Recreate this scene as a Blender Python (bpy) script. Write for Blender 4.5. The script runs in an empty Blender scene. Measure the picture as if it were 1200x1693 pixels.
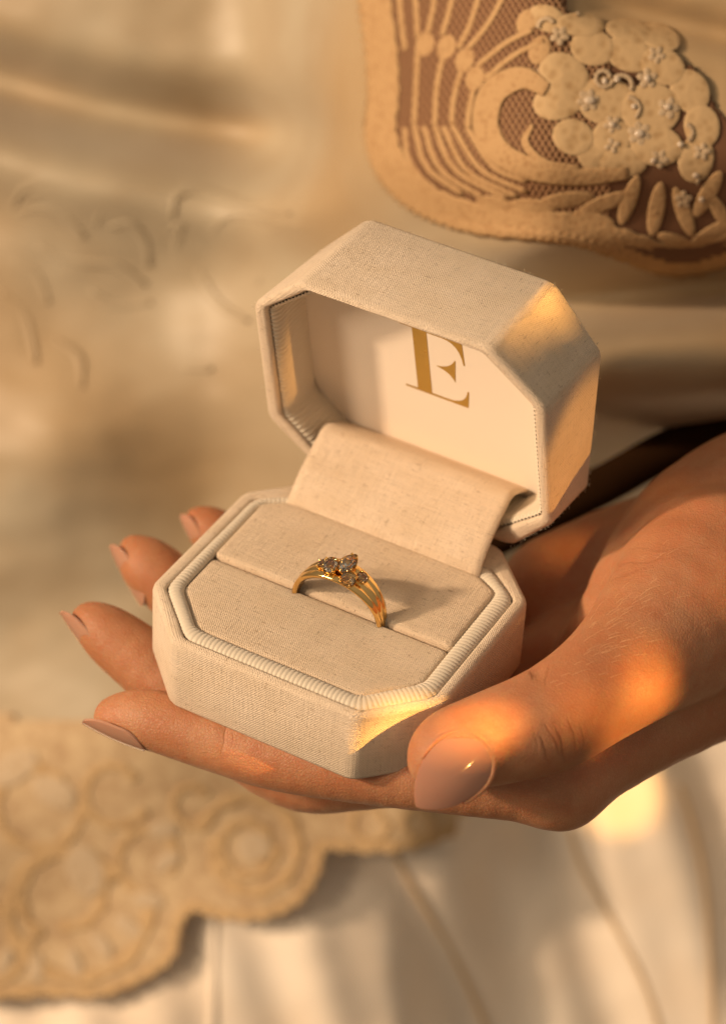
import bpy, bmesh, math, random
import numpy as np
from mathutils import Vector, Matrix
from mathutils import noise as mnoise
from mathutils.geometry import tessellate_polygon

random.seed(7)
SC = bpy.context.scene
COL = SC.collection
S = 0.01            # all shapes are written in centimetres and linked in metres

# ------------------------------------------------------------------ camera
CR = np.array([[0.8720075262752469, 0.48715795485191815, 0.04774935752260073],
               [0.3352862124665178, -0.5233763155176763, -0.7833647860894688],
               [-0.35663150428584095, 0.6991096904205781, -0.6197254317608565]])   # right, down, forward
EYE = np.array([18.51717597276479, -32.83057827797387, 33.539260003548364])
FP = 4789.14
CW, CH = 1200.0, 1693.0

def at(u, v, D):
    """a point of the place (cm) seen in direction (u, v), D cm in front of the lens"""
    return EYE + D * (CR[2] + CR[0] * (u - CW / 2) / FP + CR[1] * (v - CH / 2) / FP)

def cdir(r, d, f):
    """a direction given as right, down, forward of the lens"""
    v = CR[0] * r + CR[1] * d + CR[2] * f
    return v / np.linalg.norm(v)

cam_d = bpy.data.cameras.new('camera')
cam = bpy.data.objects.new('camera', cam_d)
COL.objects.link(cam)
cam.matrix_world = Matrix(((CR[0][0], -CR[1][0], -CR[2][0], EYE[0] * S),
                           (CR[0][1], -CR[1][1], -CR[2][1], EYE[1] * S),
                           (CR[0][2], -CR[1][2], -CR[2][2], EYE[2] * S),
                           (0, 0, 0, 1)))
cam_d.sensor_fit = 'HORIZONTAL'
cam_d.sensor_width = 36
cam_d.lens = FP / CW * 36
cam_d.clip_start = 0.02
cam_d.clip_end = 20
cam_d.dof.use_dof = True
cam_d.dof.focus_distance = 0.512
cam_d.dof.aperture_fstop = 14.4
cam_d.dof.aperture_blades = 0
SC.camera = cam

# ------------------------------------------------------------------ light
world = bpy.data.worlds.new('World')
SC.world = world
world.use_nodes = True
wn = world.node_tree
bg = wn.nodes['Background']
wtc = wn.nodes.new('ShaderNodeTexCoord')
wsep = wn.nodes.new('ShaderNodeSeparateXYZ')
wramp = wn.nodes.new('ShaderNodeValToRGB')
wmap = wn.nodes.new('ShaderNodeMapRange')
wn.links.new(wtc.outputs['Generated'], wsep.inputs[0])
wn.links.new(wsep.outputs['Z'], wmap.inputs['Value'])
wmap.inputs['From Min'].default_value = -1
wn.links.new(wmap.outputs[0], wramp.inputs[0])
wramp.color_ramp.elements[0].color = (0.22, 0.13, 0.065, 1)
wramp.color_ramp.elements[1].color = (1.0, 0.82, 0.62, 1)
wn.links.new(wramp.outputs[0], bg.inputs['Color'])
bg.inputs['Strength'].default_value = 0.32

def lamp(name, kind, loc_cm, target_cm, power, color, size=0.05, spot=None, blend=0.2):
    d = bpy.data.lights.new(name, kind)
    d.energy = power
    d.color = color
    if kind == 'AREA':
        d.shape = 'DISK'
        d.size = size
    else:
        d.shadow_soft_size = size
    if kind == 'SPOT':
        d.spot_size = math.radians(spot)
        d.spot_blend = blend
    o = bpy.data.objects.new(name, d)
    COL.objects.link(o)
    o.location = Vector(loc_cm) * S
    dr = (Vector(target_cm) - Vector(loc_cm)).normalized()
    o.rotation_euler = dr.to_track_quat('-Z', 'Y').to_euler()
    return o

C0 = np.array([0.0, 2.6, 0.5])
kd = np.array([-1.15, -1.0, 0.78]); kd /= np.linalg.norm(kd)
lamp('key_lamp', 'AREA', C0 + kd * 160, C0, 23.0, (1.0, 0.71, 0.46), size=0.12)
fd = np.array([-1.0, -1.5, 0.95]); fd /= np.linalg.norm(fd)
lamp('front_fill_lamp', 'AREA', C0 + fd * 150, C0, 9.0, (1.0, 0.76, 0.52), size=0.35)  # soft fill added from front left to lift the card and front faces
# narrow spots aimed at chosen patches, added in place of a low golden sun
gd = np.array([1.0, -0.22, 0.10]); gd /= np.linalg.norm(gd)
def beam(name, target, power, half_cm, blend=0.35, dist=140, col=(1.0, 0.50, 0.12), d=gd):
    t = np.array(target)
    near = min(dist, half_cm / math.tan(math.radians(0.6)))       # a spot cannot be narrower than one degree
    power *= (near / dist) ** 2; dist = near
    a = 2 * math.degrees(math.atan(half_cm / dist))
    return lamp(name, 'SPOT', t + d * dist, t, power, col, size=0.0035, spot=a, blend=blend)

SC.view_settings.view_transform = 'Standard'
SC.view_settings.look = 'None'
SC.view_settings.exposure = 0.1
SC.view_settings.gamma = 1
SC.render.engine = 'CYCLES'
SC.cycles.use_denoising = True
SC.cycles.max_bounces = 8
SC.cycles.caustics_reflective = False

# ------------------------------------------------------------------ node helpers
class NT:
    def __init__(self, name):
        self.m = bpy.data.materials.new(name)
        self.m.use_nodes = True
        self.t = self.m.node_tree
        self.b = self.t.nodes['Principled BSDF']
    def n(self, kind, ins=None, **kw):
        nd = self.t.nodes.new(kind)
        for k, v in kw.items():
            setattr(nd, k, v)
        for k, v in (ins or {}).items():
            self.put(nd.inputs[k], v)
        return nd
    def put(self, sock, v):
        if isinstance(v, bpy.types.NodeSocket):
            self.t.links.new(v, sock)
        elif isinstance(v, (tuple, list)) and len(v) == 3 and sock.type == 'RGBA':
            sock.default_value = (*v, 1)
        else:
            sock.default_value = v
    def math(self, op, a, b=0.0, c=None):
        nd = self.t.nodes.new('ShaderNodeMath'); nd.operation = op
        self.put(nd.inputs[0], a); self.put(nd.inputs[1], b)
        if c is not None: self.put(nd.inputs[2], c)
        return nd.outputs[0]
    def ramp(self, fac, stops):
        nd = self.t.nodes.new('ShaderNodeValToRGB')
        self.put(nd.inputs[0], fac)
        e = nd.color_ramp.elements
        while len(e) < len(stops): e.new(0.5)
        for el, (p, c) in zip(e, stops):
            el.position = p
            el.color = (*c, 1) if len(c) == 3 else c
        return nd.outputs[0]
    def mix(self, f, a, b, blend='MIX'):
        nd = self.t.nodes.new('ShaderNodeMix'); nd.data_type = 'RGBA'; nd.blend_type = blend
        self.put(nd.inputs[0], f); self.put(nd.inputs[6], a); self.put(nd.inputs[7], b)
        return nd.outputs[2]
    def noise(self, vec, scale, detail=3, rough=0.5):
        nd = self.n('ShaderNodeTexNoise', {'Scale': scale, 'Detail': detail, 'Roughness': rough})
        if vec is not None: self.t.links.new(vec, nd.inputs['Vector'])
        return nd.outputs[0]
    def mapping(self, vec, scale=(1, 1, 1), loc=(0, 0, 0), rot=(0, 0, 0)):
        nd = self.n('ShaderNodeMapping', {'Scale': scale, 'Location': loc, 'Rotation': rot})
        self.t.links.new(vec, nd.inputs['Vector'])
        return nd.outputs[0]
    def bump(self, h, dist, strength=1.0, normal=None):
        nd = self.n('ShaderNodeBump', {'Strength': strength, 'Distance': dist, 'Height': h})
        if normal is not None: self.t.links.new(normal, nd.inputs['Normal'])
        return nd.outputs[0]
    def set(self, **kw):
        names = {'color': 'Base Color', 'rough': 'Roughness', 'metal': 'Metallic', 'normal': 'Normal', 'sheen': 'Sheen Weight',
                 'sheen_r': 'Sheen Roughness', 'ior': 'IOR', 'trans': 'Transmission Weight', 'sss': 'Subsurface Weight', 'sss_r': 'Subsurface Radius',
                 'sss_s': 'Subsurface Scale', 'coat': 'Coat Weight', 'coat_r': 'Coat Roughness', 'spec': 'Specular IOR Level', 'aniso': 'Anisotropic',
                 'alpha': 'Alpha', 'sheen_t': 'Sheen Tint'}
        for k, v in kw.items():
            self.put(self.b.inputs[names[k]], v)
        return self.m

def linen(name, base, fleck=1.0, pitch=0.052):
    """natural linen; UVs are centimetres, so the thread is the same size everywhere"""
    k = NT(name)
    uv = k.n('ShaderNodeUVMap').outputs[0]
    wob = k.noise(k.mapping(uv, (9, 9, 9)), 1.0, 2)
    sep = k.n('ShaderNodeSeparateXYZ', {0: uv})
    w = 2 * math.pi / pitch
    wb = k.math('MULTIPLY', k.math('SUBTRACT', wob, 0.5), 2.6)
    su = k.math('SINE', k.math('ADD', k.math('MULTIPLY', sep.outputs[0], w), wb))
    sv = k.math('SINE', k.math('SUBTRACT', k.math('MULTIPLY', sep.outputs[1], w * 0.93), wb))
    # threads of uneven thickness
    thick_u = k.noise(k.mapping(uv, (1.5, 26, 1)), 1.0, 2)
    thick_v = k.noise(k.mapping(uv, (26, 1.5, 1), loc=(5, 3, 0)), 1.0, 2)
    weave = k.math('MULTIPLY', su, sv)
    h = k.math('ADD', k.math('MULTIPLY', weave, 0.30), k.math('ADD', k.math('MULTIPLY', k.math('ABSOLUTE', su), 0.22), k.math('MULTIPLY', k.math('ABSOLUTE', sv), 0.22)))
    h = k.math('ADD', h, k.math('ADD', k.math('MULTIPLY', thick_u, 0.55), k.math('MULTIPLY', thick_v, 0.55)))
    fine = k.noise(k.mapping(uv, (60, 60, 1)), 1.0, 2)
    h = k.math('ADD', h, k.math('MULTIPLY', fine, 0.45))
    dark = tuple(c * 0.50 for c in base)
    light = tuple(min(1, c * 1.16) for c in base)
    c = k.mix(k.ramp(h, [(0.42, (0, 0, 0)), (0.98, (1, 1, 1))]), dark, light)
    blot = k.noise(k.mapping(uv, (1.1, 1.4, 1), loc=(2, 9, 0)), 1.0, 3)
    c = k.mix(k.ramp(blot, [(0.35, (0, 0, 0)), (0.75, (0.45, 0.45, 0.45))]), c, (base[0] * 0.92, base[1] * 0.86, base[2] * 0.74))
    # slubs: short darker fibres lying along the threads
    f1 = k.noise(k.mapping(uv, (4.5, 22, 1), loc=(1, 2, 0)), 1.0, 2, 0.6)
    f2 = k.noise(k.mapping(uv, (20, 4, 1), loc=(7, 4, 0)), 1.0, 2, 0.6)
    fl = k.math('MAXIMUM', f1, k.math('SUBTRACT', f2, 0.02))
    fm = k.ramp(fl, [(0.63, (0, 0, 0)), (0.72, (0.55 * fleck,) * 3)])
    c = k.mix(fm, c, (0.30, 0.17, 0.075))
    return k.set(color=c, rough=0.93, spec=0.15, sheen=0.25, sheen_r=0.5, sheen_t=(1.0, 0.9, 0.75), normal=k.bump(h, 0.00022, 1.0))

M_LINEN = linen('natural_linen', (0.77, 0.63, 0.485))
M_LINEN_PAD = linen('pad_linen', (0.75, 0.60, 0.445), 1.15, 0.048)
M_FLAP = linen('flap_linen', (0.80, 0.64, 0.48), 0.9, 0.045)

def plain_cloth(name, base, rough=0.7, bump=0.00004, scale=1800, sheen=0.3):
    k = NT(name)
    g = k.n('ShaderNodeTexCoord').outputs['Object']
    n1 = k.noise(g, scale, 3)
    n2 = k.noise(g, 60, 3)
    c = k.mix(n2, tuple(x * 0.9 for x in base), tuple(min(1, x * 1.06) for x in base))
    return k.set(color=c, rough=rough, sheen=sheen, normal=k.bump(n1, bump, 0.6), spec=0.3)
M_RIB = plain_cloth('ribbed_trim', (0.70, 0.615, 0.49), 0.6)

def make_card():
    k = NT('satin_card')
    g = k.n('ShaderNodeTexCoord').outputs['Object']
    n = k.noise(g, 3000, 2)
    return k.set(color=(0.90, 0.79, 0.665), rough=0.55, spec=0.4, normal=k.bump(n, 0.00001, 0.4))
M_CARD = make_card()

def make_gold(name, col, rough, bumpd=0.0, scale=400):
    k = NT(name)
    kw = {}
    g = k.n('ShaderNodeTexCoord').outputs['Object']
    n = k.noise(g, scale, 3)
    if bumpd: kw['normal'] = k.bump(n, bumpd, 0.5)
    r = k.math('MULTIPLY_ADD', n, rough, rough * 0.5)
    return k.set(color=col, metal=1.0, rough=r, **kw)
M_GOLD = make_gold('polished_gold', (0.93, 0.62, 0.24), 0.13)
M_FOIL = make_gold('gold_foil', (0.62, 0.44, 0.13), 0.33, 0.00003, 900)

def make_gem():
    k = NT('champagne_gem')
    return k.set(color=(1.0, 0.92, 0.80), trans=1.0, ior=1.62, rough=0.0, coat=1.0, coat_r=0.0)
M_GEM = make_gem()

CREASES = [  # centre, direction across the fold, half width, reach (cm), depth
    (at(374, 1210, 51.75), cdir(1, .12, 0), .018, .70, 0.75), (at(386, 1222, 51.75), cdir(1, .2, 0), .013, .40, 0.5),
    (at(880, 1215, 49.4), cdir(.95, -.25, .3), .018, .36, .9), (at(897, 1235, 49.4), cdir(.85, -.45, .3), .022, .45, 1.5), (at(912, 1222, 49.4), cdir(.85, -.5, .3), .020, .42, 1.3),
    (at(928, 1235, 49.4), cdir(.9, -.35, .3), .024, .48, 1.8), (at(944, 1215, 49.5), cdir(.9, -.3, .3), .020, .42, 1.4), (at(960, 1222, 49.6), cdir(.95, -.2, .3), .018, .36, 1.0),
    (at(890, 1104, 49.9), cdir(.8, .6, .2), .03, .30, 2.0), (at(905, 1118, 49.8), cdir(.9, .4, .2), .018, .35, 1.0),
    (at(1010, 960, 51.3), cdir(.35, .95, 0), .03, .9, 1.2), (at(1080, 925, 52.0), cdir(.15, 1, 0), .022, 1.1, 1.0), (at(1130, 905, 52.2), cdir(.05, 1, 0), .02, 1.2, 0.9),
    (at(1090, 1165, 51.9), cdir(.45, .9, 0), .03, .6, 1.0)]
def make_skin():
    k = NT('skin')
    g = k.n('ShaderNodeTexCoord').outputs['Object']
    big = k.noise(g, 34, 3)
    mid = k.noise(g, 240, 4, 0.6)
    c = k.mix(k.ramp(big, [(0.32, (0, 0, 0)), (0.68, (1, 1, 1))]), (0.42, 0.170, 0.075), (0.55, 0.275, 0.145))
    c = k.mix(k.ramp(mid, [(0.38, (0, 0, 0)), (0.7, (0.65, 0.65, 0.65))]), c, (0.46, 0.165, 0.072))
    warp = k.n('ShaderNodeTexNoise', {'Scale': 300.0, 'Detail': 2.0}); k.t.links.new(g, warp.inputs['Vector'])
    gm = k.n('ShaderNodeVectorMath', operation='MULTIPLY_ADD')
    k.t.links.new(warp.outputs['Color'], gm.inputs[0]); gm.inputs[1].default_value = (0.0010,) * 3; k.t.links.new(g, gm.inputs[2])
    v1 = k.n('ShaderNodeTexVoronoi', {'Scale': 1700.0}, feature='DISTANCE_TO_EDGE'); k.t.links.new(gm.outputs[0], v1.inputs['Vector'])
    lines = k.ramp(v1.outputs['Distance'], [(0.0, (0, 0, 0)), (0.20, (1, 1, 1))])
    st = k.noise(k.mapping(g, (500, 2600, 1900), rot=(0.2, 0.1, 0.5)), 1.0, 3)
    h = k.math('ADD', k.math('MULTIPLY', lines, 0.40), k.math('ADD', k.math('MULTIPLY', mid, 1.5), k.math('MULTIPLY', st, 0.9)))
    # folds over the joints: local wavy grooves
    wv = k.n('ShaderNodeTexNoise', {'Scale': 170.0, 'Detail': 2.0}); k.t.links.new(g, wv.inputs['Vector'])
    wob = k.math('MULTIPLY', k.math('SUBTRACT', wv.outputs[0], 0.5), 0.0022)
    tot = None
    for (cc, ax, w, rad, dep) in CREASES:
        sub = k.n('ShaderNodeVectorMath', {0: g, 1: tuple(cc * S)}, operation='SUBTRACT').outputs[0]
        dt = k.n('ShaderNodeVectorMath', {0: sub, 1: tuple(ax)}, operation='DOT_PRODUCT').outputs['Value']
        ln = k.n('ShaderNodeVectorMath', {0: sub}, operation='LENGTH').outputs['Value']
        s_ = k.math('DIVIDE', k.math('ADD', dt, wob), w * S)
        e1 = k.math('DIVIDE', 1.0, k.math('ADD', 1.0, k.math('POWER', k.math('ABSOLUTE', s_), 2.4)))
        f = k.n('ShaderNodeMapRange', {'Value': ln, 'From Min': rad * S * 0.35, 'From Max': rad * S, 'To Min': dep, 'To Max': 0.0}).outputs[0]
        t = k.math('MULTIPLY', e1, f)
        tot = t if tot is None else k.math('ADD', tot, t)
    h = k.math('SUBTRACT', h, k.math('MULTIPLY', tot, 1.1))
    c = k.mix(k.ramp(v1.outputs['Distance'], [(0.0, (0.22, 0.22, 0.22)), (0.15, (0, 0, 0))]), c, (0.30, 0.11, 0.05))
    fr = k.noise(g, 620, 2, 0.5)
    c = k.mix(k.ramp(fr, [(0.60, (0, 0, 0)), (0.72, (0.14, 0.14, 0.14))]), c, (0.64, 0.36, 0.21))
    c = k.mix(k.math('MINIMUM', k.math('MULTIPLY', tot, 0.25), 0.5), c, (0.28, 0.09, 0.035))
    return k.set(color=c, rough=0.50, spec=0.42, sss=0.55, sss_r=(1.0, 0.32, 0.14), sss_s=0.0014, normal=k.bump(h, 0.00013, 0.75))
M_SKIN = make_skin()

def make_nail():
    k = NT('nude_nail_gloss')
    return k.set(color=(0.44, 0.215, 0.135), rough=0.10, spec=0.6, coat=1.0, coat_r=0.03, sss=0.35, sss_r=(1.0, 0.5, 0.3), sss_s=0.0012)
M_NAIL = make_nail()
k = NT('nude_nail_gloss_fingers')
M_NAILF = k.set(color=(0.52, 0.28, 0.185), rough=0.10, spec=0.6, coat=1.0, coat_r=0.03, sss=0.35, sss_r=(1.0, 0.5, 0.3), sss_s=0.0012)  # same polish made lighter, offsetting the shade on the fingers
k = NT('nail_tip_edge')
M_NAILTIP = k.set(color=(0.60, 0.38, 0.25), rough=0.12, coat=0.8, coat_r=0.05, sss=0.3, sss_r=(1, .6, .4), sss_s=0.001)

# ------------------------------------------------------------------ object helpers
def link(name, me, mat=None, parent=None, smooth=True):
    o = bpy.data.objects.new(name, me)
    COL.objects.link(o)
    if mat is not None:
        for m_ in (mat if isinstance(mat, (list, tuple)) else [mat]):
            me.materials.append(m_)
    if smooth:
        me.polygons.foreach_set('use_smooth', [True] * len(me.polygons))
    if parent is not None:
        o.parent = parent
        o.matrix_parent_inverse = parent.matrix_basis.inverted()
    return o

def mesh(name, verts, faces, mat=None, parent=None, smooth=True, uv='normal', midx=None):
    me = bpy.data.meshes.new(name)
    me.from_pydata([tuple(float(c) * S for c in v) for v in verts], [], [tuple(int(i) for i in f) for f in faces])
    me.validate()
    bm = bmesh.new(); bm.from_mesh(me); bmesh.ops.recalc_face_normals(bm, faces=bm.faces); bm.to_mesh(me); bm.free()
    if uv == 'normal': uv_by_normal(me)
    if midx is not None:
        me.polygons.foreach_set('material_index', midx)
    return link(name, me, mat, parent, smooth)

def uv_by_normal(me, xd=(1, 0, 0), zd=(0, 0, 1)):
    """centimetre UVs: u along the horizontal tangent, v along the slope"""
    uvl = me.uv_layers.new(name='UVMap')
    X, Z = Vector(xd), Vector(zd)
    for p in me.polygons:
        n = p.normal
        if abs(n.dot(Z)) > 0.75:
            t = (X - n * X.dot(n)).normalized()
        else:
            t = Z.cross(n).normalized()
        b = n.cross(t)
        for li in p.loop_indices:
            co = me.vertices[me.loops[li].vertex_index].co
            uvl.data[li].uv = (co.dot(t) * 100, co.dot(b) * 100)

def empty(name, loc_cm, label, cat, group=None):
    o = bpy.data.objects.new(name, None)
    COL.objects.link(o)
    o.empty_display_size = 0.01
    o.location = Vector(loc_cm) * S
    o['label'] = label; o['category'] = cat
    if group: o['group'] = group
    return o

def autosmooth(o, ang=35):
    me = o.data
    bm = bmesh.new(); bm.from_mesh(me)
    for e in bm.edges:
        if len(e.link_faces) == 2 and e.calc_face_angle(0) > math.radians(ang): e.smooth = False
    bm.to_mesh(me); bm.free()

def round_poly(poly, r, n=5, per_side=0):
    """2D closed polygon with each corner replaced by a small arc of n points; extra points along sides"""
    poly = [np.array(p, float) for p in poly]
    N = len(poly); out = []
    for i in range(N):
        a, b, c = poly[i - 1], poly[i], poly[(i + 1) % N]
        u = (a - b); lu = np.linalg.norm(u); u = u / lu
        w = (c - b); lw = np.linalg.norm(w); w = w / lw
        t = min(r, lu * 0.45, lw * 0.45)
        p0, p2 = b + u * t, b + w * t
        arc = []
        for k_ in range(n):
            s = k_ / (n - 1)
            arc.append((1 - s) ** 2 * p0 + 2 * s * (1 - s) * b + s * s * p2)
        out += arc
        if per_side:
            nu = poly[(i + 1) % N]
            w2 = poly[(i + 2) % N] - nu if False else None
            q = c + (b - c) / lw * min(r, lw * 0.45)
            for k_ in range(1, per_side + 1):
                out.append(p2 + (q - p2) * k_ / (per_side + 1))
    return np.array(out)

def loft(rings, close_start=False, close_end=False):
    """rings: list of (N,3) arrays -> verts, faces"""
    N = len(rings[0]); V = np.concatenate(rings); F = []
    for j in range(len(rings) - 1):
        a, b = j * N, (j + 1) * N
        for i in range(N):
            k_ = (i + 1) % N
            F.append((a + i, a + k_, b + k_, b + i))
    if close_start: F.append(tuple(range(N)))
    if close_end: F.append(tuple((len(rings) - 1) * N + i for i in range(N)))
    return V, F

def xy(poly, z):
    return np.c_[poly, np.full(len(poly), z)]

def tube(path, rad, sides=8, closed=False, rib=None):
    """path (N,3); rad float or array"""
    P = np.asarray(path, float); N = len(P)
    rad = np.full(N, rad) if np.isscalar(rad) else np.asarray(rad)
    T = np.roll(P, -1, 0) - np.roll(P, 1, 0)
    if not closed:
        T[0] = P[1] - P[0]; T[-1] = P[-1] - P[-2]
    T /= np.linalg.norm(T, axis=1)[:, None] + 1e-12
    up = np.array([0, 0, 1.0])
    if abs(T[0] @ up) > 0.9: up = np.array([1.0, 0, 0])
    n = np.cross(T[0], up); n /= np.linalg.norm(n)
    rings = []
    for i in range(N):
        n = n - T[i] * (n @ T[i]); n /= np.linalg.norm(n) + 1e-12
        b = np.cross(T[i], n)
        a = np.arange(sides) * 2 * np.pi / sides
        rings.append(P[i] + rad[i] * (np.cos(a)[:, None] * n + np.sin(a)[:, None] * b))
    if closed:
        V = np.concatenate(rings); F = []
        for j in range(N):
            a0, b0 = j * sides, ((j + 1) % N) * sides
            for i in range(sides):
                k_ = (i + 1) % sides
                F.append((a0 + i, a0 + k_, b0 + k_, b0 + i))
        return V, F
    return loft(rings, True, True)

def resample(P, n, closed=True):
    P = np.asarray(P, float)
    Q = np.vstack([P, P[:1]]) if closed else P
    L = np.r_[0, np.cumsum(np.linalg.norm(np.diff(Q, axis=0), axis=1))]
    t = np.linspace(0, L[-1], n, endpoint=not closed)
    return np.stack([np.interp(t, L, Q[:, k_]) for k_ in range(Q.shape[1])], 1), L[-1]

# ------------------------------------------------------------------ the ring box
HB = 1.56
OUT = [(-3.0, 1.143), (-1.865, 0), (1.865, 0), (3.0, 1.143), (3.0, 4.373), (1.865, 5.516), (-1.865, 5.516), (-3.0, 4.373)]
INN = [(-2.72, 1.20), (-1.68, 0.18), (1.86, 0.18), (2.77, 1.18), (2.76, 4.26), (2.05, 4.80), (-1.95, 4.80), (-2.72, 4.24)]
PAD = [(-2.45, 1.33), (-1.66, 0.52), (1.66, 0.50), (2.44, 1.40), (2.40, 4.24), (1.92, 4.50), (-2.10, 4.50), (-2.50, 4.20)]

box = empty('ring_box', (0, 2.7, -HB), 'open octagonal cream linen ring box resting on the fingers of the hand', 'ring box')

# base shell: bottom, wall, soft rim, inner wall and floor
def inset(poly, d):
    poly = np.array(poly, float); c = poly.mean(0)
    N = len(poly); out = []
    for i in range(N):
        a, b, c_ = poly[i - 1], poly[i], poly[(i + 1) % N]
        n1 = np.array([-(b - a)[1], (b - a)[0]]); n1 /= np.linalg.norm(n1)
        n2 = np.array([-(c_ - b)[1], (c_ - b)[0]]); n2 /= np.linalg.norm(n2)
        m_ = (n1 + n2) / (1 + n1 @ n2)
        out.append(b + m_ * d)
    return np.array(out)

def mixp(a, b, t): return np.array(a, float) * (1 - t) + np.array(b, float) * t

rings = []
def R_(poly, z, r=0.16): rings.append(xy(round_poly(poly, r, 6), z))
R_(inset(OUT, 0.12), -HB)
R_(inset(OUT, 0.035), -HB + 0.015)
R_(inset(OUT, 0.0), -HB + 0.08)
R_(OUT, -HB * 0.5)
R_(OUT, -0.13)
R_(inset(OUT, 0.015), -0.07)
R_(inset(OUT, 0.05), -0.025)
R_(inset(OUT, 0.11), -0.004)
R_(mixp(OUT, INN, 0.75), 0.0, 0.12)
R_(mixp(OUT, INN, 0.93), -0.012, 0.10)
R_(INN, -0.05, 0.08)
R_(inset(INN, 0.01), -0.16, 0.08)
R_(inset(INN, 0.02), -0.55, 0.08)
V, F = loft(rings, True, True)
base = mesh('base', V, F, M_LINEN, box)

# corded trim with fine ribs, round the pads
def ribbed_cord(name, outer, inner, z, ry, pitch, depth, par, twist=0.0, skip=None, samples=8, frame=None, mat=M_RIB, r_scale=1.0):
    mid = round_poly(mixp(outer, inner, 0.5), 0.22, 8)
    width, _ = resample(np.linalg.norm(round_poly(outer, 0.22, 8) - round_poly(inner, 0.22, 8), axis=1)[:, None], 10)
    P0, L = resample(mid, 10)
    nr = int(round(L / pitch)); n = nr * samples
    P, L = resample(mid, n)
    # half width at each point: distance from the middle line to the outer polygon
    O, _ = resample(round_poly(outer, 0.16, 6), 900); I, _ = resample(round_poly(inner, 0.16, 6), 900)
    rings = []; ns = 14
    for i in range(n):
        t = P[(i + 1) % n] - P[i - 1]; t /= np.linalg.norm(t)
        nn = np.array([t[1], -t[0]])
        wo = np.min(np.linalg.norm(O - P[i], axis=1)); wi = np.min(np.linalg.norm(I - P[i], axis=1))
        hw = (wo + wi) / 2 * 1.04
        hw = min(hw, 0.22)
        ring = []
        for s in range(ns):
            a = s * 2 * np.pi / ns
            ph = 2 * np.pi * (i / samples) + twist * math.sin(a) + 0.5 * math.sin(i * 0.013) 
            g = 1 - depth * (1 - abs(math.sin(ph / 2)) ** 0.7)
            ca, sa = math.cos(a), math.sin(a)
            ring.append((*(P[i] + nn * hw * ca * g * r_scale), z + ry * sa * g + 0.006 * math.sin(i * 0.021)))
        rings.append(np.array(ring))
    N = ns; V = np.concatenate(rings); F = []
    for j in range(n):
        a0, b0 = j * N, ((j + 1) % n) * N
        for s in range(N):
            k_ = (s + 1) % N
            F.append((a0 + s, a0 + k_, b0 + k_, b0 + s))
    if frame is not None: V = frame(V)
    return mesh(name, V, F, mat, par)
ribbed_cord('corded_trim', INN, PAD, -0.06, 0.105, 0.085, 0.11, base, 0.5)

# the two pads either side of the slot
def pad(name, poly, ztop, par, zbot=-0.5):
    rings = [xy(round_poly(poly, 0.10, 6, 3), zbot)]
    for d, dz in ((0.0, -0.10), (0.012, -0.05), (0.035, -0.022), (0.08, -0.006), (0.16, 0.0)):
        rings.append(xy(round_poly(inset(poly, d), 0.10, 6, 3), ztop + dz))
    # pillow top
    last = rings[-1]; c = last[:, :2].mean(0)
    for t in (0.25, 0.5, 0.75, 0.93):
        q = last.copy(); q[:, :2] = last[:, :2] * (1 - t) + c * t
        q[:, 2] = ztop + 0.010 * math.sin(t * math.pi / 2)
        rings.append(q)
    V, F = loft(rings, False, True)
    V = V.copy()
    for v in V:
        if v[2] > ztop - 0.03: v[2] += 0.010 * mnoise.noise(Vector((v[0] * 0.9, v[1] * 0.9, 3.3)))
    return mesh(name, V, F, M_LINEN_PAD, par)
def lerp(a, b, y):
    t = (y - a[1]) / (b[1] - a[1]); return (a[0] + (b[0] - a[0]) * t, y)
SL = 2.40
front_poly = [lerp(PAD[0], PAD[7], SL), PAD[0], PAD[1], PAD[2], PAD[3], lerp(PAD[3], PAD[4], SL)]
back_poly = [PAD[7], lerp(PAD[0], PAD[7], SL + 0.05), lerp(PAD[3], PAD[4], SL + 0.05), PAD[4], PAD[5], PAD[6]]
pad('front_pad', front_poly, -0.015, base)
pad('back_pad', back_poly, 0.045, base)

# lid
LF = np.array([[-3.13, 4.697, 4.006], [-2.06, 4.415, 4.995], [1.782, 4.333, 5.12], [2.865, 4.57, 4.10], [2.90, 5.301, 1.07], [2.02, 5.584, -0.013], [-2.02, 5.665, -0.062], [-3.16, 5.428, 0.994]])
LB = np.array([[-3.019, 6.968, 3.954], [-1.982, 6.912, 5.068], [1.795, 6.832, 5.115], [2.861, 6.844, 4.028], [2.901, 6.941, 0.928], [1.865, 6.998, -0.185], [-1.913, 7.077, -0.233], [-2.978, 7.065, 0.855]])
LM = (LF[5] + LF[6]) / 2; LM = np.array([-0.056, 5.625, -0.038])
EX = np.array([1.0, -0.021, 0.013]); EX /= np.linalg.norm(EX)
EY = np.array([-0.02, -0.236, 0.972]); EY -= EX * (EY @ EX); EY /= np.linalg.norm(EY)
EZ = np.cross(EX, EY)
DEP = (LB.mean(0) - LF.mean(0)); DEP /= abs(DEP @ EZ)           # one cm deeper into the lid
def lidp(x, y, d):            # d: cm behind the opening
    return LM + EX * x + EY * y + DEP * d
def L2(P): return np.array([[(q - LM) @ EX, (q - LM) @ EY] for q in P])
LF2 = L2(LF)
LB2 = np.array([[(q - LM - DEP * ((LM - q) @ EZ)) @ EX, (q - LM - DEP * ((LM - q) @ EZ)) @ EY] for q in LB])
LBd = np.array([(LM - q) @ EZ for q in LB])
LI2 = np.array([(-2.72, 4.20), (-1.72, 5.08), (1.76, 5.10), (2.73, 4.17), (2.76, 1.22), (1.72, 0.24), (-1.85, 0.26), (-2.78, 1.27)])
lid_rings = []
def LR(poly, dep, r=0.16, n=6):
    q = round_poly(poly, r, n)
    if np.isscalar(dep): dd = np.full(len(q), dep)
    else: dd = np.repeat(dep, n)
    lid_rings.append(np.array([lidp(a, b, d) for (a, b), d in zip(q, dd)]))
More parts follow.
